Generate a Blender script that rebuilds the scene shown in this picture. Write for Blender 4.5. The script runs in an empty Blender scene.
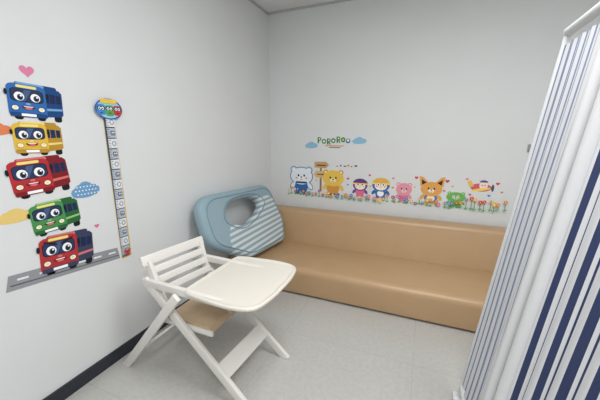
import bpy, bmesh, random
from math import *
from mathutils import Vector, Matrix
random.seed(4)
D=3.287; H=2.79; XR=3.7; YF=-1.4
sc=bpy.context.scene
sc.view_settings.view_transform='Standard'

# ---------------------------------------------------------------- materials
def lin(c):
    return tuple(((v/255)/12.92 if v/255<=0.04045 else ((v/255+0.055)/1.055)**2.4) for v in c)+(1,)
_m={}
def mat(name,c,rough=.6,noise=0,scale=20,bump=0,metal=0,spec=.5):
    if name in _m: return _m[name]
    m=bpy.data.materials.new(name); m.use_nodes=True; nt=m.node_tree; b=nt.nodes['Principled BSDF']
    b.inputs['Roughness'].default_value=rough; b.inputs['Metallic'].default_value=metal
    b.inputs['Specular IOR Level'].default_value=spec
    col=lin(c); b.inputs['Base Color'].default_value=col
    if noise or bump:
        tc=nt.nodes.new('ShaderNodeTexCoord'); n=nt.nodes.new('ShaderNodeTexNoise'); n.inputs['Scale'].default_value=scale; n.inputs['Detail'].default_value=5
        nt.links.new(tc.outputs['Object'],n.inputs['Vector'])
        if noise:
            r=nt.nodes.new('ShaderNodeValToRGB'); r.color_ramp.elements[0].position=.3; r.color_ramp.elements[1].position=.7
            r.color_ramp.elements[0].color=tuple(v*(1-noise) for v in col[:3])+(1,)
            r.color_ramp.elements[1].color=tuple(min(1,v*(1+noise)) for v in col[:3])+(1,)
            nt.links.new(n.outputs['Fac'],r.inputs['Fac']); nt.links.new(r.outputs['Color'],b.inputs['Base Color'])
        if bump:
            bp=nt.nodes.new('ShaderNodeBump'); bp.inputs['Strength'].default_value=bump; bp.inputs['Distance'].default_value=.003
            nt.links.new(n.outputs['Fac'],bp.inputs['Height']); nt.links.new(bp.outputs['Normal'],b.inputs['Normal'])
    _m[name]=m; return m
def cmat(c):
    g=.299*c[0]+.587*c[1]+.114*c[2]
    c=tuple(int(v*.88+g*.12) for v in c)
    return mat('print_%d_%d_%d'%tuple(c),c,.6,spec=.25)

M_wall=mat('wall_paint',(221,223,223),.85,.012,3,.08)
M_ceil=mat('ceiling_board',(226,227,227),.9,.02,30)
M_trim=mat('ceiling_trim_paint',(185,186,186),.6)
M_base=mat('baseboard_vinyl',(38,42,52),.5)
M_white=mat('white_painted_wood',(226,223,217),.4,.01,8)
M_ivory=mat('tray_ivory',(220,214,203),.35)
M_ply=mat('seat_plywood',(190,165,133),.5,.06,12)
M_tan=mat('sofa_leatherette',(183,151,114),.36,.03,6,.12)
M_black=mat('sofa_foot_plastic',(30,28,26),.6)

def floor_mat():
    m=bpy.data.materials.new('vinyl_floor'); m.use_nodes=True; nt=m.node_tree; b=nt.nodes['Principled BSDF']
    tc=nt.nodes.new('ShaderNodeTexCoord')
    n=nt.nodes.new('ShaderNodeTexNoise'); n.inputs['Scale'].default_value=38; n.inputs['Detail'].default_value=7
    n2=nt.nodes.new('ShaderNodeTexNoise'); n2.inputs['Scale'].default_value=2.2
    br=nt.nodes.new('ShaderNodeTexBrick'); br.offset=0; br.inputs['Scale'].default_value=1
    br.inputs['Brick Width'].default_value=.9; br.inputs['Row Height'].default_value=.9; br.inputs['Mortar Size'].default_value=.0015
    br.inputs['Color1'].default_value=lin((192,191,186)); br.inputs['Color2'].default_value=lin((190,189,184)); br.inputs['Mortar'].default_value=lin((172,170,165))
    for x in (n,n2,br): nt.links.new(tc.outputs['Object'],x.inputs['Vector'])
    r=nt.nodes.new('ShaderNodeValToRGB'); r.color_ramp.elements[0].position=.38; r.color_ramp.elements[1].position=.60
    r.color_ramp.elements[0].color=(.90,.90,.90,1); r.color_ramp.elements[1].color=(1,1,1,1)
    nt.links.new(n.outputs['Fac'],r.inputs['Fac'])
    mx=nt.nodes.new('ShaderNodeMixRGB'); mx.blend_type='MULTIPLY'; mx.inputs[0].default_value=.75
    nt.links.new(br.outputs['Color'],mx.inputs[1]); nt.links.new(r.outputs['Color'],mx.inputs[2])
    r2=nt.nodes.new('ShaderNodeValToRGB'); r2.color_ramp.elements[0].color=(.9,.9,.9,1); r2.color_ramp.elements[1].color=(1,1,1,1)
    nt.links.new(n2.outputs['Fac'],r2.inputs['Fac'])
    m2=nt.nodes.new('ShaderNodeMixRGB'); m2.blend_type='MULTIPLY'; m2.inputs[0].default_value=1
    nt.links.new(mx.outputs[0],m2.inputs[1]); nt.links.new(r2.outputs['Color'],m2.inputs[2])
    nt.links.new(m2.outputs[0],b.inputs['Base Color']); b.inputs['Roughness'].default_value=.28
    return m
M_floor=floor_mat()

# ---------------------------------------------------------------- mesh helpers
def link(o,parent=None):
    bpy.context.collection.objects.link(o)
    if parent: o.parent=parent
    return o
def empty(name,loc=(0,0,0),rz=0):
    e=bpy.data.objects.new(name,None); e.location=loc; e.rotation_euler=(0,0,rz); e.empty_display_size=.1
    return link(e)
def mesh(name,verts,faces,m,parent=None,bevel=0,seg=3,smooth=False):
    me=bpy.data.meshes.new(name); me.from_pydata([tuple(v) for v in verts],[],faces)
    bm=bmesh.new(); bm.from_mesh(me); bmesh.ops.recalc_face_normals(bm,faces=bm.faces)
    if bevel: bmesh.ops.bevel(bm,geom=bm.edges[:],offset=bevel,segments=seg,profile=.5,affect='EDGES')
    bm.to_mesh(me); bm.free()
    me.materials.append(m)
    if smooth or bevel:
        for p in me.polygons: p.use_smooth=True
        try: me.set_sharp_from_angle(angle=radians(50))
        except Exception: pass
    o=bpy.data.objects.new(name,me); return link(o,parent)
BF=[(0,1,3,2),(4,6,7,5),(0,4,5,1),(2,3,7,6),(0,2,6,4),(1,5,7,3)]
def box(name,a,b,m,parent=None,bevel=0,seg=3):
    v=[(x,y,z) for x in (a[0],b[0]) for y in (a[1],b[1]) for z in (a[2],b[2])]
    return mesh(name,v,BF,m,parent,bevel,seg)
def beam(name,p,q,side,w,t,m,parent=None,bevel=.006):
    """bar from p to q; width w perpendicular to `side`, thickness t along `side`"""
    p=Vector(p);q=Vector(q);d=(q-p).normalized();s=Vector(side);s=(s-d*s.dot(d)).normalized();n=d.cross(s)
    v=[c+s*(i*t/2)+n*(j*w/2) for c in (p,q) for i in (-1,1) for j in (-1,1)]
    return mesh(name,v,BF,m,parent,bevel,3)
def tube(name,pts,r,m,parent=None,cyc=False):
    cu=bpy.data.curves.new(name,'CURVE'); cu.dimensions='3D'; cu.bevel_depth=r; cu.bevel_resolution=4; cu.use_fill_caps=True
    s=cu.splines.new('POLY'); s.points.add(len(pts)-1)
    for k,p in enumerate(pts): s.points[k].co=(p[0],p[1],p[2],1)
    s.use_cyclic_u=cyc
    o=bpy.data.objects.new(name+'_c',cu); link(o)
    dg=bpy.context.evaluated_depsgraph_get(); me=bpy.data.meshes.new_from_object(o.evaluated_get(dg))
    bpy.data.objects.remove(o); me.name=name
    for p_ in me.polygons: p_.use_smooth=True
    me.materials.clear(); me.materials.append(m)
    return link(bpy.data.objects.new(name,me),parent)
def catmull(P,n=8):
    out=[]; N=len(P)
    for i in range(N):
        p0,p1,p2,p3=[Vector(P[(i+k)%N]) for k in (-1,0,1,2)]
        for j in range(n):
            t=j/n; out.append(tuple(.5*((2*p1)+(-p0+p2)*t+(2*p0-5*p1+4*p2-p3)*t*t+(-p0+3*p1-3*p2+p3)*t**3)))
    return out

# ---------------------------------------------------------------- room shell
T=.1
box('floor',(-T,YF-T,-T),(XR+T,D+T,0),M_floor)
box('ceiling',(-T,YF-T,H),(XR+T,D+T,H+T),M_ceil)
box('wall_left',(-T,YF-T,0),(0,D+T,H),M_wall)
box('wall_back',(0,D,0),(XR,D+T,H),M_wall)
box('wall_right',(XR,YF-T,0),(XR+T,D+T,H),M_wall)
box('wall_front',(0,YF-T,0),(XR,YF,H),M_wall)
box('baseboard_left',(0,YF,0),(.012,D,.085),M_base,bevel=.003)
box('baseboard_back',(.012,D-.012,0),(XR,D,.085),M_base,bevel=.003)
box('trim_1',(0,YF,H-.018),(.02,D,H),M_trim)
box('trim_2',(.02,D-.02,H-.018),(XR,D,H),M_trim)

# ---------------------------------------------------------------- wall decals
class Decal:
    def __init__(s,name,wall,cx,cz,sx=1,sz=None,rot=0):
        s.name=name;s.wall=wall;s.c=(cx,cz);s.s=(sx,sz or sx);s.r=radians(rot);s.V=[];s.F=[];s.MI=[];s.mats=[];s.n=0
    def poly(s,pts,c):
        m=cmat(c)
        if m not in s.mats: s.mats.append(m)
        s.n+=1; off=.0008+.00012*s.n
        base=len(s.V)
        for a,b in pts:
            a*=s.s[0]; b*=s.s[1]
            A=s.c[0]+a*cos(s.r)-b*sin(s.r); B=s.c[1]+a*sin(s.r)+b*cos(s.r)
            s.V.append((off,A,B) if s.wall=='L' else (A,D-off,B))
        s.F.append(list(range(base,base+len(pts)))); s.MI.append(s.mats.index(m))
    def ell(s,x,y,rx,ry,c,a0=0,a1=360,n=22,rot=0):
        k=n if a1-a0==360 else n+1; R=radians(rot); P=[]
        for i in range(k):
            t=radians(a0+(a1-a0)*i/n); u=rx*cos(t);v=ry*sin(t); P.append((x+u*cos(R)-v*sin(R),y+u*sin(R)+v*cos(R)))
        s.poly(P,c)
    def rr(s,x0,y0,x1,y1,r,c,sk=0):
        P=[]
        for cx,cy,a in ((x1-r,y1-r,0),(x0+r,y1-r,90),(x0+r,y0+r,180),(x1-r,y0+r,270)):
            for i in range(6):
                t=radians(a+90*i/5); P.append((cx+r*cos(t),cy+r*sin(t)))
        s.poly([(x+sk*(y-y0),y) for x,y in P],c)
    def arc(s,x,y,r,w,a0,a1,c,ry=None):
        ry=ry or r; P=[]
        for i in range(13):
            t=radians(a0+(a1-a0)*i/12); P.append((x+r*cos(t),y+ry*sin(t)))
        for i in range(12,-1,-1):
            t=radians(a0+(a1-a0)*i/12); P.append((x+(r-w)*cos(t),y+(ry-w)*sin(t)))
        s.poly(P,c)
    def heart(s,x,y,r,c):
        P=[]
        for i in range(28):
            t=2*pi*i/28; P.append((x+r*16*sin(t)**3/16,y+r*(13*cos(t)-5*cos(2*t)-2*cos(3*t)-cos(4*t))/16))
        s.poly(P,c)
    def cloud(s,x,y,w,h,c):
        for a,b,r,q in ((-.3,-.1,.22,.3),(0,.12,.27,.4),(.28,-.02,.24,.33),(-.05,-.2,.42,.24),(-.22,.12,.16,.24)):
            s.ell(x+a*w,y+b*h,r*w,q*h,c)
    def done(s,offset_dir=None):
        me=bpy.data.meshes.new(s.name); me.from_pydata(s.V,[],s.F)
        for m in s.mats: me.materials.append(m)
        for p,i in zip(me.polygons,s.MI): p.material_index=i
        link(bpy.data.objects.new(s.name,me))

WH=(250,250,250);BK=(25,28,35);NAVY=(28,44,84)
def bus(cx,cz,w,h,rot,col,dk,lt,mood=0,flip=1):
    d=Decal('bus_wall_sticker','L',cx,cz,w*flip,h,rot)
    for x in (-.34,.06,.38): d.rr(x-.07,-.5,x+.08,-.28,.06,BK)
    d.poly([(.0,-.40),(.46,-.34),(.5,-.28),(.5,.34),(.44,.42),(.0,.44)],dk)
    d.poly([(.14,.02),(.47,.04),(.47,.27),(.14,.30)],NAVY)
    for x in (.24,.36): d.rr(x,.02,x+.015,.29,.004,dk)
    d.poly([(.14,-.20),(.49,-.16),(.49,-.10),(.14,-.13)],lt)
    d.rr(-.36,.38,.40,.50,.05,dk); d.rr(-.34,.40,.16,.50,.05,lt)
    d.rr(-.5,-.42,.18,.45,.12,col)
    d.rr(-.34,.355,.02,.425,.03,(245,225,120))
    d.rr(-.45,-.02,.13,.335,.09,BK)
    d.rr(-.435,.0,.115,.32,.08,(40,58,100))
    d.poly([(-.20,.31),(-.08,.31),(-.20,.01),(-.32,.01)],(70,95,140))
    for x in (-.30,-.02):
        d.ell(x,.12,.088,.115,WH); d.ell(x+.015,.10,.052,.08,(60,80,120)); d.ell(x+.015,.10,.036,.058,BK); d.ell(x+.03,.14,.018,.026,WH,n=10)
        d.arc(x,.12,.10,.016,20,160,BK,.14)
    if mood==1:
        d.poly([(-.42,.34),(-.19,.23),(-.19,.27),(-.42,.38)],BK); d.poly([(.10,.34),(-.13,.23),(-.13,.27),(.10,.38)],BK)
    d.ell(-.16,-.065,.045,.03,lt)
    d.ell(-.16,-.13,.12,.09,(110,28,32),180,360); d.ell(-.16,-.185,.065,.03,(230,110,110)); d.rr(-.24,-.15,-.08,-.13,.008,WH)
    for x in (-.39,.07):
        d.ell(x,-.19,.068,.07,dk); d.ell(x,-.19,.055,.057,WH); d.ell(x,-.19,.036,.038,(250,230,130))
    d.rr(-.49,-.42,.17,-.31,.04,dk); d.rr(-.3,-.40,-.04,-.33,.01,WH)
    d.ell(-.52,.20,.028,.08,BK); d.ell(.20,.20,.026,.07,BK)
    d.done()

d=Decal('road_wall_sticker','L',0,0)
d.poly([(.64,.725),(1.21,.675),(1.20,.75),(.97,.775),(.66,.80)],(150,152,156))
d.poly([(.66,.745),(1.205,.695),(1.205,.70),(.66,.752)],(90,92,96))
for k in range(6):
    x=.69+.09*k; z=.765-.0091*k*10*.09
    d.poly([(x,z),(x+.045,z-.004),(x+.045,z+.006),(x,z+.010)],(235,235,235))
d.done()
bus(.925,.83,.265,.21,-4,(194,48,52),(60,66,96),(222,115,108),1)
bus(.90,1.035,.225,.17,3,(70,150,75),(40,105,55),(145,198,120))
bus(.865,1.25,.25,.19,4,(194,44,50),(136,26,36),(224,112,102))
bus(.885,1.432,.205,.16,-1,(232,186,52),(190,142,34),(245,216,120))
bus(.902,1.603,.225,.17,-3,(42,108,186),(22,70,134),(115,168,220))
d=Decal('heart_wall_sticker','L',.885,1.745); d.heart(0,0,.030,(228,125,165)); d.done()
d=Decal('heart_wall_sticker','L',1.095,.925); d.heart(0,0,.014,(235,110,140)); d.done()
d=Decal('cloud_wall_sticker','L',1.065,1.145); d.cloud(0,0,.15,.095,(105,160,205))
for i in range(-3,4):
    for j in (-1,0,1): d.ell(i*.018+(j%2)*.009,j*.021,.004,.004,WH,n=8)
d.done()
d=Decal('cloud_wall_sticker','L',.735,1.075); d.cloud(0,0,.15,.07,(235,200,110)); d.done()
d=Decal('cloud_wall_sticker','L',.735,1.475); d.cloud(0,0,.10,.06,(232,125,75)); d.done()

# height chart strip
d=Decal('height_chart_wall_sticker','L',1.255,0)
d.rr(-.035,.665,.036,1.56,.008,(228,195,90)); d.rr(-.032,.672,.029,1.55,.006,(96,104,120))
for k in range(14):
    z=.685+k*.0625
    d.rr(-.029,z,.026,z+.056,.003,(226,229,232) if k%2 else (188,196,206))
    for q in range(5): d.rr(-.028,z+.006+q*.010,-.018 if q%2 else -.012,z+.0085+q*.010,.0005,(60,65,75))
    if k%2==0:
        d.rr(-.010,z+.012,.021,z+.042,.006,(120,135,160)); d.rr(-.006,z+.026,.017,z+.038,.003,NAVY); d.ell(.0015,z+.031,.004,.005,WH,n=8); d.ell(.012,z+.031,.004,.005,WH,n=8)
    else:
        d.ell(.006,z+.028,.014,.016,(150,160,178)); d.ell(.006,z+.028,.008,.010,(225,228,232))
d.poly([(-.026,.72),(.026,.72),(0,.675)],(205,60,55))
d.ell(0,1.60,.084,.060,(45,95,170)); d.ell(0,1.60,.075,.052,(150,205,235))
d.rr(-.074,1.565,-.022,1.625,.014,(60,140,215)); d.rr(-.024,1.56,.028,1.622,.014,(80,170,85)); d.rr(.026,1.565,.076,1.622,.014,(215,60,55))
for x in (-.048,.002,.051):
    d.rr(x-.022,1.592,x+.022,1.614,.007,NAVY)
    for e in (-.009,.009): d.ell(x+e,1.602,.008,.009,WH,n=10); d.ell(x+e,1.601,.004,.005,BK,n=8)
    d.ell(x,1.58,.010,.006,(120,30,30),180,360,8)
d.rr(-.05,1.632,.05,1.656,.010,(240,200,60)); d.done()

# character stickers, back wall
def face(d,x,z,r,eye=BK,sp=.36,es=.11,snout=None,nose=BK,glass=None):
    for s_ in (-1,1):
        if glass: d.ell(x+s_*sp*r,z+.08*r,.34*r,.34*r,glass); d.ell(x+s_*sp*r,z+.08*r,.26*r,.26*r,WH)
        d.ell(x+s_*sp*r,z+.08*r,es*r,es*1.3*r,eye,n=10)
        d.ell(x+s_*.62*r,z-.22*r,.14*r,.10*r,(240,150,150),n=10)
    if snout: d.ell(x,z-.25*r,.38*r,.26*r,snout)
    d.ell(x,z-.12*r,.12*r,.08*r,nose,n=10)
    d.arc(x,z-.24*r,.20*r,.05*r,200,340,nose)
def critter(name,x,zb,ht,headc,bodyc,ear='round',earc=None,snout=None,glass=None,foot=None,belly=None,wide=1.0,arms=1,nose=BK,scarf=None,outline=None):
    d=Decal(name,'B',x,zb,ht,ht)
    earc=earc or headc; foot=foot or headc; w=wide
    if outline:
        for s_ in (-1,1):
            d.ell(s_*.24*w,.86,.125,.125,outline); d.ell(s_*.27*w,.30,.095,.155,outline,rot=s_*35)
        d.ell(0,.64,.34*w+.03,.33,outline)
    for s_ in (-1,1):
        d.ell(s_*.12*w,.05,.10*w,.055,foot)
        d.rr(s_*.11*w-.065*w,.05,s_*.11*w+.065*w,.20,.04,bodyc if belly is None else headc)
        if arms: d.ell(s_*.27*w,.30,.07,.13,headc,rot=s_*35)
    d.ell(0,.27,.21*w,.20,bodyc)
    if belly: d.ell(0,.25,.13*w,.14,belly)
    hz=.64;hr=.30
    if ear=='round':
        for s_ in (-1,1): d.ell(s_*.24*w,hz+.22,.10,.10,earc); d.ell(s_*.24*w,hz+.22,.055,.055,snout or WH,n=12)
    elif ear=='fox':
        for s_ in (-1,1):
            d.poly([(s_*.05,hz+.18),(s_*.36*w,hz+.10),(s_*.40*w,hz+.52),(s_*.28*w,hz+.48)],earc); d.poly([(s_*.14,hz+.22),(s_*.31*w,hz+.17),(s_*.33*w,hz+.40)],(70,45,35))
    d.ell(0,hz,.34*w,hr,headc)
    if ear=='cap':
        d.ell(0,hz-.04,.24*w,.20,(250,240,225)); d.ell(0,hz+.06,.345*w,.27,earc,0,180); d.rr(-.36*w,hz+.03,.36*w,hz+.10,.03,(250,215,90))
    face(d,0,hz,.30,snout=snout,glass=glass,nose=nose)
    if scarf: d.rr(-.18*w,.38,.18*w,.45,.03,scarf)
    d.done()
critter('polar_bear_wall_sticker',.41,.752,.34,(232,240,248),(50,110,180),'round',(200,220,240),(250,250,250),foot=(60,95,150),wide=1.2,scarf=(40,80,150),outline=(75,115,170))
critter('yellow_robot_wall_sticker',.805,.765,.31,(240,196,70),(225,150,60),'round',(225,145,60),(252,235,180),foot=(90,70,60),wide=1.2)
critter('purple_penguin_wall_sticker',1.12,.765,.22,(120,70,150),(230,110,150),'cap',(110,60,145),(250,235,220),foot=(245,180,60),wide=1.1,nose=(240,150,40))
critter('penguin_wall_sticker',1.345,.765,.24,(45,105,185),(50,110,190),'cap',(235,180,60),(250,240,225),glass=(240,150,50),foot=(240,160,50),belly=WH,wide=1.15,nose=(240,150,40))
critter('pink_beaver_wall_sticker',1.585,.745,.225,(236,150,168),(230,120,150),'round',(230,140,158),(252,215,215),wide=1.05)
critter('fox_wall_sticker',1.85,.75,.25,(235,165,75),(90,130,190),'fox',(235,165,75),(255,240,215),belly=(250,230,200),wide=1.2)
critter('green_dinosaur_wall_sticker',2.08,.735,.17,(110,185,90),(100,175,85),'round',(90,165,80),(200,230,150),wide=1.5,glass=(70,150,70))
d=Decal('toy_airplane_wall_sticker','B',2.285,.955)
d.ell(0,0,.09,.040,(225,95,112)); d.poly([(-.10,.0),(-.06,.01),(-.09,.065),(-.12,.055)],(240,190,70)); d.ell(.02,.02,.035,.04,(250,225,210)); d.ell(.02,.05,.036,.022,(110,70,150),0,180)
d.ell(.0,-.02,.085,.013,(250,215,90),rot=12); d.ell(.098,0,.012,.035,(90,90,100)); d.ell(.01,.022,.005,.006,BK,n=8); d.ell(.032,.022,.005,.006,BK,n=8); d.done()
d=Decal('signpost_wall_sticker','B',.655,.80)
d.rr(-.012,0,.012,.34,.005,(165,120,75)); d.poly([(-.09,.20),(-.06,.245),(.07,.235),(.07,.165),(-.06,.16)],(222,185,125)); d.poly([(-.08,.28),(.06,.275),(.10,.315),(.06,.35),(-.08,.345)],(205,160,100))
d.rr(-.05,.30,.06,.315,.003,(110,75,45)); d.rr(-.05,.195,.05,.208,.003,(110,75,45)); d.done()
d=Decal('cartoon_logo_wall_sticker','B',.80,1.39,1,1,0)
x=-.17
for ch,c,w in zip('PORORO1',[(70,140,75)]*6+[(60,130,190)],[.05,.055,.05,.055,.05,.055,.04]):
    z=.012*sin(x*20)
    if ch=='P' or ch=='R':
        d.rr(x-.020,z-.034,x-.002,z+.034,.006,c); d.ell(x+.004,z+.014,.021,.021,c,n=14); d.ell(x+.004,z+.014,.008,.009,WH,n=10)
        if ch=='R': d.poly([(x-.002,z),(x+.012,z),(x+.026,z-.034),(x+.010,z-.034)],c)
    elif ch=='O': d.ell(x,z,.026,.028,c,n=16); d.ell(x,z,.011,.012,WH if x<0 else (245,200,70),n=12)
    else: d.ell(x,z,.026,.026,(60,130,190)); d.ell(x,z+.005,.014,.012,WH,n=10)
    x+=.056
d.rr(-.10,-.062,.12,-.052,.004,(235,150,70)); d.rr(-.05,-.08,.08,-.072,.003,(90,110,90)); d.done()
d=Decal('cloud_wall_sticker','B',.535,1.335); d.cloud(0,0,.15,.08,(140,192,222)); d.done()
d=Decal('cloud_wall_sticker','B',1.09,1.39); d.cloud(0,0,.15,.08,(140,192,222)); d.done()
d=Decal('lettering_wall_sticker','B',.93,1.10)
for i,(w,z) in enumerate(((.03,0),(.02,.004),(.04,.002),(.03,.008),(.02,.0),(.035,.006))): d.rr(-.09+i*.042,z,-.09+i*.042+w*.8,z+.012+.006*(i%2),.004,(70,60,60) if i%3 else (235,110,60))
d.done()
fc=[(225,70,80),(245,190,60),(90,140,215),(235,120,170),(240,140,60),(150,100,190)]
N=58
for seg_ in range(2):
    d=Decal('flower_border_wall_sticker','B',0,0)
    for i in range(seg_*N//2,(seg_+1)*N//2):
        x=.25+i*2.28/N+random.uniform(-.012,.012); tall=random.uniform(.02,.075)+(.04 if x>2.15 or x<.32 else 0); z0=.722+random.uniform(0,.02)
        d.rr(x-.003,z0,x+.003,z0+tall,.001,(90,160,80)); d.ell(x+.010,z0+.015,.010,.005,(100,175,85),n=8,rot=30); d.ell(x-.010,z0+.012,.010,.005,(100,175,85),n=8,rot=-30)
        c=random.choice(fc); z=z0+tall; R_=random.choice((.0065,.008,.0095))
        for k in range(5): d.ell(x+R_*1.3*cos(k*1.257),z+R_*1.3*sin(k*1.257),R_,R_,c,n=8)
        d.ell(x,z,.006,.006,(250,220,90) if c!=fc[1] else WH,n=8)
    d.done()
d=Decal('small_hearts_wall_sticker','B',0,0)
for x,z,r,c in ((.28,.98,.016,fc[0]),(.29,.88,.014,fc[1]),(.60,.93,.014,fc[1]),(.98,.97,.016,fc[0]),(.98,.90,.012,fc[2]),(1.22,1.02,.014,fc[0]),(1.23,.9,.012,fc[4]),(1.47,1.0,.014,fc[3]),(1.47,.90,.014,fc[4]),(1.70,1.02,.018,fc[0]),(1.69,.92,.012,fc[1]),(1.99,1.0,.02,fc[0]),(2.04,.95,.012,fc[1]),(2.16,1.03,.014,fc[3]),(2.20,.88,.012,fc[0]),(2.42,1.0,.016,fc[0]),(2.46,.92,.012,fc[4]),(2.36,.88,.014,fc[2]),(1.97,.90,.012,fc[0])): d.heart(x,z,r,c)
d.done()

# ---------------------------------------------------------------- sofa
sofa=empty('sofa',(0,0,0))
def rprofile(name,prof,x0,x1,m,parent,n=8,endr=.03):
    P=prof; cy=sum(p[0] for p in P)/len(P); cz=sum(p[1] for p in P)/len(P)
    K=5
    secs=[(x0+endr*(1-cos(i/K*pi/2)),endr*(1-sin(i/K*pi/2))) for i in range(K+1)]
    secs+= [(x1-(a-x0),b) for a,b in reversed(secs)]
    V=[];F=[]
    N=len(P)
    for x,ins in secs:
        for y,z in P:
            l=sqrt((y-cy)**2+(z-cz)**2); k=max(0,(l-ins))/l; V.append((x,cy+(y-cy)*k,cz+(z-cz)*k))
    for i in range(len(secs)-1):
        for j in range(N): F.append((i*N+j,i*N+(j+1)%N,(i+1)*N+(j+1)%N,(i+1)*N+j))
    F.append(tuple(range(N))); F.append(tuple((len(secs)-1)*N+j for j in range(N)))
    return mesh(name,V,F,m,parent,smooth=True)
def rpoly(pts,rs,n=7):
    out=[];N=len(pts)
    for i in range(N):
        p=Vector(pts[i]);a=(Vector(pts[i-1])-p).normalized();b=(Vector(pts[(i+1)%N])-p).normalized();r=rs[i]
        ang=a.angle(b); dd=min(r/tan(ang/2),.49*min((Vector(pts[i-1])-p).length,(Vector(pts[(i+1)%N])-p).length))
        A=p+a*dd;B=p+b*dd
        for k in range(n):
            t=k/(n-1); out.append(tuple((1-t)**2*A+2*t*(1-t)*p+t*t*B))
    return out
X0,X1=.02,2.62
seat=rpoly([(2.30,.015),(2.285,.272),(2.98,.250),(2.98,.015)],[.02,.06,.02,.02])
back=rpoly([(2.95,.23),(3.03,.615),(3.22,.615),(3.27,.03),(2.99,.03)],[.02,.055,.06,.02,.01])
rprofile('seat',seat,X0,X1,M_tan,sofa,endr=.03)
rprofile('backrest',back,X0,X1,M_tan,sofa,endr=.03)
for i,(x,y) in enumerate(((.12,2.40),(2.5,2.40),(.12,3.18),(2.5,3.18),(1.45,2.40))): box('foot_%d'%(i+1),(x-.03,y-.03,0),(x+.03,y+.03,.04),M_black,sofa,.004)

# ---------------------------------------------------------------- baby lounger (striped cushion)
def lounger_mat():
    m=bpy.data.materials.new('striped_cushion_fabric'); m.use_nodes=True; nt=m.node_tree; b=nt.nodes['Principled BSDF']; b.inputs['Roughness'].default_value=.8
    tc=nt.nodes.new('ShaderNodeTexCoord'); sp=nt.nodes.new('ShaderNodeSeparateXYZ'); nt.links.new(tc.outputs['Object'],sp.inputs[0])
    def math(op,a,b_=None):
        n=nt.nodes.new('ShaderNodeMath'); n.operation=op
        for i,v in enumerate((a,b_)):
            if v is None: continue
            if isinstance(v,(int,float)): n.inputs[i].default_value=v
            else: nt.links.new(v,n.inputs[i])
        return n.outputs[0]
    st=math('GREATER_THAN',math('FRACT',math('MULTIPLY',math('ADD',sp.outputs[1],5.0),1/.05)),.5)
    ex=math('DIVIDE',math('SUBTRACT',sp.outputs[0],2.56),.58); ey=math('DIVIDE',math('SUBTRACT',sp.outputs[1],.20),.36)
    r2=math('ADD',math('MULTIPLY',ex,ex),math('MULTIPLY',ey,ey)); inside=math('LESS_THAN',r2,1.0)
    mx=nt.nodes.new('ShaderNodeMixRGB'); nt.links.new(st,mx.inputs[0]); mx.inputs[1].default_value=lin((208,216,218)); mx.inputs[2].default_value=lin((146,168,177))
    m2=nt.nodes.new('ShaderNodeMixRGB'); nt.links.new(inside,m2.inputs[0]); m2.inputs[1].default_value=lin((144,168,178)); nt.links.new(mx.outputs[0],m2.inputs[2])
    nt.links.new(m2.outputs[0],b.inputs['Base Color']); return m
beta=radians(22.8)
lou=empty('baby_lounger_cushion',(0,0,0))
R=Matrix((( 0,-sin(beta),cos(beta),.345),(1,0,0,0),(0,cos(beta),sin(beta),.30),(0,0,0,1)))
def slab(name,outer,holes,half,bev,m,zoff=0):
    cu=bpy.data.curves.new(name,'CURVE'); cu.dimensions='2D'; cu.fill_mode='BOTH'; cu.extrude=half-bev; cu.bevel_depth=bev; cu.bevel_resolution=4
    cu.offset=-bev
    for P in [outer]+holes:
        s=cu.splines.new('POLY'); s.points.add(len(P)-1)
        for k,p in enumerate(P): s.points[k].co=(p[0],p[1],0,1)
        s.use_cyclic_u=True
    o=bpy.data.objects.new(name+'_c',cu); link(o); dg=bpy.context.evaluated_depsgraph_get()
    me=bpy.data.meshes.new_from_object(o.evaluated_get(dg)); bpy.data.objects.remove(o)
    me.materials.clear(); me.materials.append(m)
    for p in me.polygons: p.use_smooth=True
    try: me.set_sharp_from_angle(angle=radians(40))
    except Exception: pass
    o=bpy.data.objects.new(name,me); link(o,lou); o.matrix_local=R@Matrix.Translation((0,0,zoff)); return o
cb=cos(beta)
out=rpoly([(y,(z-.26)/cb) for y,z in ((1.80,.915),(1.76,.54),(2.20,.29),(2.86,.25),(2.985,.45),(2.94,.86))],[.20,.20,.30,.12,.14,.17],12)
hole=catmull([(y,(z-.26)/cb) for y,z in ((2.08,.67),(2.16,.775),(2.40,.795),(2.60,.765),(2.67,.69),(2.52,.62),(2.26,.58))],6)
M_l=lounger_mat()
slab('cushion_body',out,[hole],.055,.042,M_l)
M_pipe=mat('cushion_piping',(118,144,156),.7)
def onslab(pts,z): return [tuple(R@Vector((p[0],p[1],z))) for p in pts]
cx_=sum(p[0] for p in out)/len(out); cy_=sum(p[1] for p in out)/len(out)
tube('piping',onslab([(cx_+(x-cx_)*.92,cy_+(y-cy_)*.87) for x,y in out],.055),.005,M_pipe,lou,True)
hx=sum(p[0] for p in hole)/len(hole); hy=sum(p[1] for p in hole)/len(hole)
tube('hole_piping',onslab([(hx+(x-hx)*1.17,hy+(y-hy)*1.27) for x,y in hole],.055),.005,M_pipe,lou,True)

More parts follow.
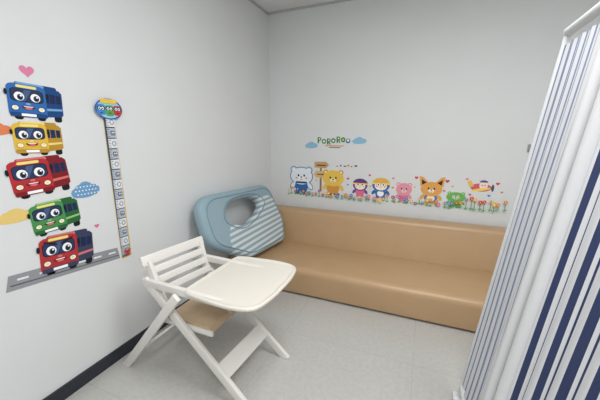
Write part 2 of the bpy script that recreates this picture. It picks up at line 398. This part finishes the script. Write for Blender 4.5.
# ---------------------------------------------------------------- wooden high chair
hc=empty('wooden_high_chair',(.562,1.335,0),radians(0))
S=(0,1,0); W2=.21
for nm,v in (('near',-W2),('far',W2)):
    far=v>0
    beam('front_leg_'+nm,(-.25,v,.63),(.455 if far else .425,v,.0),S,.054,.026,M_white,hc)
    beam('rear_leg_'+nm,(.02,v*1.15,.59),(-.465,v*1.15,.0),S,.052,.026,M_white,hc)
    beam('arm_'+nm,(-.26,v,.615),(.36,v,.60),S,.045,.03,M_white,hc)
    beam('back_post_'+nm,(-.11,v*.9,.42),(-.235+(.05 if far else 0),v*.9,.735),S,.045,.026,M_white,hc)
    beam('tray_bracket_'+nm,(.05,v*.95,.60),(.40,v*.95,.605),S,.03,.02,M_white,hc)
for nm,u,v in (('1',.42,-W2),('2',.45,W2),('3',-.46,-W2*1.15),('4',-.46,W2*1.15)):
    box('foot_pad_'+nm,(u-.028,v-.014,0),(u+.028,v+.014,.018),M_white,hc,.003)
def rail(nm,u,z,w,t=.018,half=W2*.95):
    beam(nm,(u,-half,z),(u+.055,half,z-.004),(.95,0,.33),w,t,M_white,hc)
rail('back_top_rail',-.245,.738,.060,.02,W2+.015); rail('back_slat_1',-.218,.675,.044); rail('back_slat_2',-.196,.615,.044); rail('back_slat_3',-.172,.555,.044)
beam('footrest',(.262,-W2,.165),(.285,W2,.165),(.68,0,.73),.10,.018,M_white,hc)
beam('rear_cross_rail',(-.30,-W2*1.05,.17),(-.30,W2*1.05,.17),(.8,0,-.6),.045,.018,M_white,hc)
box('seat_board',(-.14,-.18,.385),(.17,.18,.403),M_ply,hc,.006)
box('seat_front_rail',(.15,-.185,.345),(.17,.185,.39),M_ply,hc,.004)
beam('seat_support_near',(-.16,-.185,.375),(.2,-.185,.375),S,.03,.02,M_white,hc); beam('seat_support_far',(-.16,.185,.375),(.2,.185,.375),S,.03,.02,M_white,hc)
beam('crotch_post',(.17,0,.39),(.2,0,.60),S,.04,.02,M_ply,hc)
to=catmull([(.03,-.17),(.03,0),(.03,.17),(.045,.25),(.16,.275),(.33,.285),(.445,.25),(.48,.13),(.485,0),(.48,-.13),(.445,-.25),(.33,-.285),(.16,-.275),(.045,-.25)],5)
to=[(x*1.08+.012,y*1.03+.03) for x,y in to]
bm=bmesh.new(); tc_=(.29,.03)
def ring(k,z):
    r_=[]
    for x,y in to:
        l=sqrt((x-tc_[0])**2+(y-tc_[1])**2); q=(l-k)/l; r_.append(bm.verts.new((tc_[0]+(x-tc_[0])*q,tc_[1]+(y-tc_[1])*q,z)))
    return r_
rings=[ring(.02,.605),ring(.004,.610),ring(0,.620),ring(.004,.628),ring(.010,.631),ring(.018,.629),ring(.024,.625),ring(.034,.624)]
for a,b in zip(rings,rings[1:]):
    for i in range(len(to)): bm.faces.new((a[i],a[(i+1)%len(to)],b[(i+1)%len(to)],b[i]))
bm.faces.new(rings[0]); bm.faces.new(rings[-1]); bmesh.ops.recalc_face_normals(bm,faces=bm.faces)
me=bpy.data.meshes.new('tray'); bm.to_mesh(me); bm.free(); me.materials.append(M_ivory)
for p in me.polygons: p.use_smooth=len(p.vertices)==4
link(bpy.data.objects.new('tray',me),hc)

# ---------------------------------------------------------------- folding fabric screen
scr=empty('folding_privacy_screen')
M_post=mat('screen_frame_enamel',(216,217,218),.35)
def P3(a,b,t,z):
    x=a[0]+(b[0]-a[0])*t; y=a[1]+(b[1]-a[1])*t
    return Vector((x+.11*z,y-.008*z,z))
def panel(idx,a,b,pitch,cols,zt,z0=.12,ph0=0):
    L=(Vector(b)-Vector(a)).length; nrm=Vector((b[1]-a[1],-(b[0]-a[0]),0)).normalized()
    n=int(L/.004); rows=24; V=[];F=[];MI=[]; tot=sum(w for _,w in cols)
    for j in range(rows+1):
        z=z0+(zt-z0)*j/rows
        for i in range(n+1):
            s_=i/n*L; amp=.004*(1-.5*j/rows)+.002
            V.append(P3(a,b,.02+.96*i/n,z)+nrm*(amp*sin(s_/.075*2*pi+.4*sin(j*.35))))
    for j in range(rows):
        for i in range(n):
            F.append((j*(n+1)+i,j*(n+1)+i+1,(j+1)*(n+1)+i+1,(j+1)*(n+1)+i))
            ph=(((i/n*L)+ph0)/pitch%1)*tot; k=0
            while ph>cols[k][1]: ph-=cols[k][1]; k+=1
            MI.append(k)
    me=bpy.data.meshes.new('fabric'); me.from_pydata(V,[],F)
    for c,_ in cols: me.materials.append(mat('screen_fabric_%d_%d_%d'%c,c,.85))
    for p,i in zip(me.polygons,MI): p.material_index=i; p.use_smooth=True
    link(bpy.data.objects.new('fabric_%d'%idx,me),scr)
    tube('post_%da'%idx,[P3(a,b,0,.02),P3(a,b,0,zt+.05)],.012 if idx==1 else .024,M_post,scr); tube('post_%db'%idx,[P3(a,b,1,.02),P3(a,b,1,zt+.05)],.024,M_post,scr)
    tube('top_rail_%d'%idx,[P3(a,b,0,zt+.05),P3(a,b,1,zt+.05)],.018,M_post,scr); tube('bottom_rail_%d'%idx,[P3(a,b,0,z0-.02),P3(a,b,1,z0-.02)],.014,M_post,scr)
    for t in (0,1):
        p=P3(a,b,t,0); box('foot_%d_%d'%(idx,t),(p.x-.03,p.y-.03,0),(p.x+.03,p.y+.03,.03),M_post,scr,.006)
cN=(44,55,92);cW=(212,213,216);cG=(124,135,164)
panel(1,(2.045,1.62),(2.04,1.22),.072,[(cG,1.7),(cW,1.6),(cG,.6),(cW,1.6)],1.80)
panel(2,(2.055,1.165),(2.29,.50),.075,[(cW,1.3),(cN,1.25),(cW,.75),(cN,.4),(cW,.7)],1.80)
panel(3,(2.33,.45),(2.35,-.2),.075,[(cW,1.3),(cN,1.25),(cW,.75),(cN,.4),(cW,.7)],1.80)

# hook on back wall
hk=empty('wall_hook',(0,0,0)); hx_=2.62
box('plate',(hx_-.015,D-.008,1.30),(hx_+.015,D,1.37),mat('hook_grey',(150,150,152),.4),hk,.003)
tube('peg',[(hx_,D-.008,1.32),(hx_,D-.04,1.31),(hx_,D-.045,1.335)],.005,mat('hook_grey',(150,150,152),.4),hk)

# ---------------------------------------------------------------- lights
def area(name,loc,sx,sy,e,c=(1,1,1)):
    l=bpy.data.lights.new(name,'AREA'); l.shape='RECTANGLE'; l.size=sx; l.size_y=sy; l.energy=e; l.color=c
    o=bpy.data.objects.new(name,l); o.location=loc; link(o)
panel_m=bpy.data.materials.new('lamp_diffuser'); panel_m.use_nodes=True
b=panel_m.node_tree.nodes['Principled BSDF']; b.inputs['Emission Color'].default_value=(1,1,1,1); b.inputs['Emission Strength'].default_value=1.5
cl=empty('ceiling_light_panel'); box('diffuser',(1.35,.75,H-.05),(2.85,1.45,H-.002),panel_m,cl,.01)
area('ceiling_lamp',(2.1,1.1,H-.06),1.5,.7,43,(.992,.995,1))
cl2=empty('ceiling_light_panel'); box('diffuser',(1.35,-.9,H-.05),(2.85,-.2,H-.002),panel_m,cl2,.01)
area('ceiling_lamp',(2.1,-.55,H-.06),1.5,.7,32,(.992,.995,1))
w=bpy.data.worlds.new('world'); sc.world=w; w.use_nodes=True; w.node_tree.nodes['Background'].inputs[0].default_value=(.8,.85,.9,1); w.node_tree.nodes['Background'].inputs[1].default_value=.3

# ---------------------------------------------------------------- camera
cd=bpy.data.cameras.new('camera'); cd.sensor_width=36; cd.lens=297.268/600*36; cd.clip_start=.02
co=bpy.data.objects.new('camera',cd); link(co); co.location=(1.763,0,1.45)
co.rotation_euler=(pi/2-.2148,0,.3954); sc.camera=co
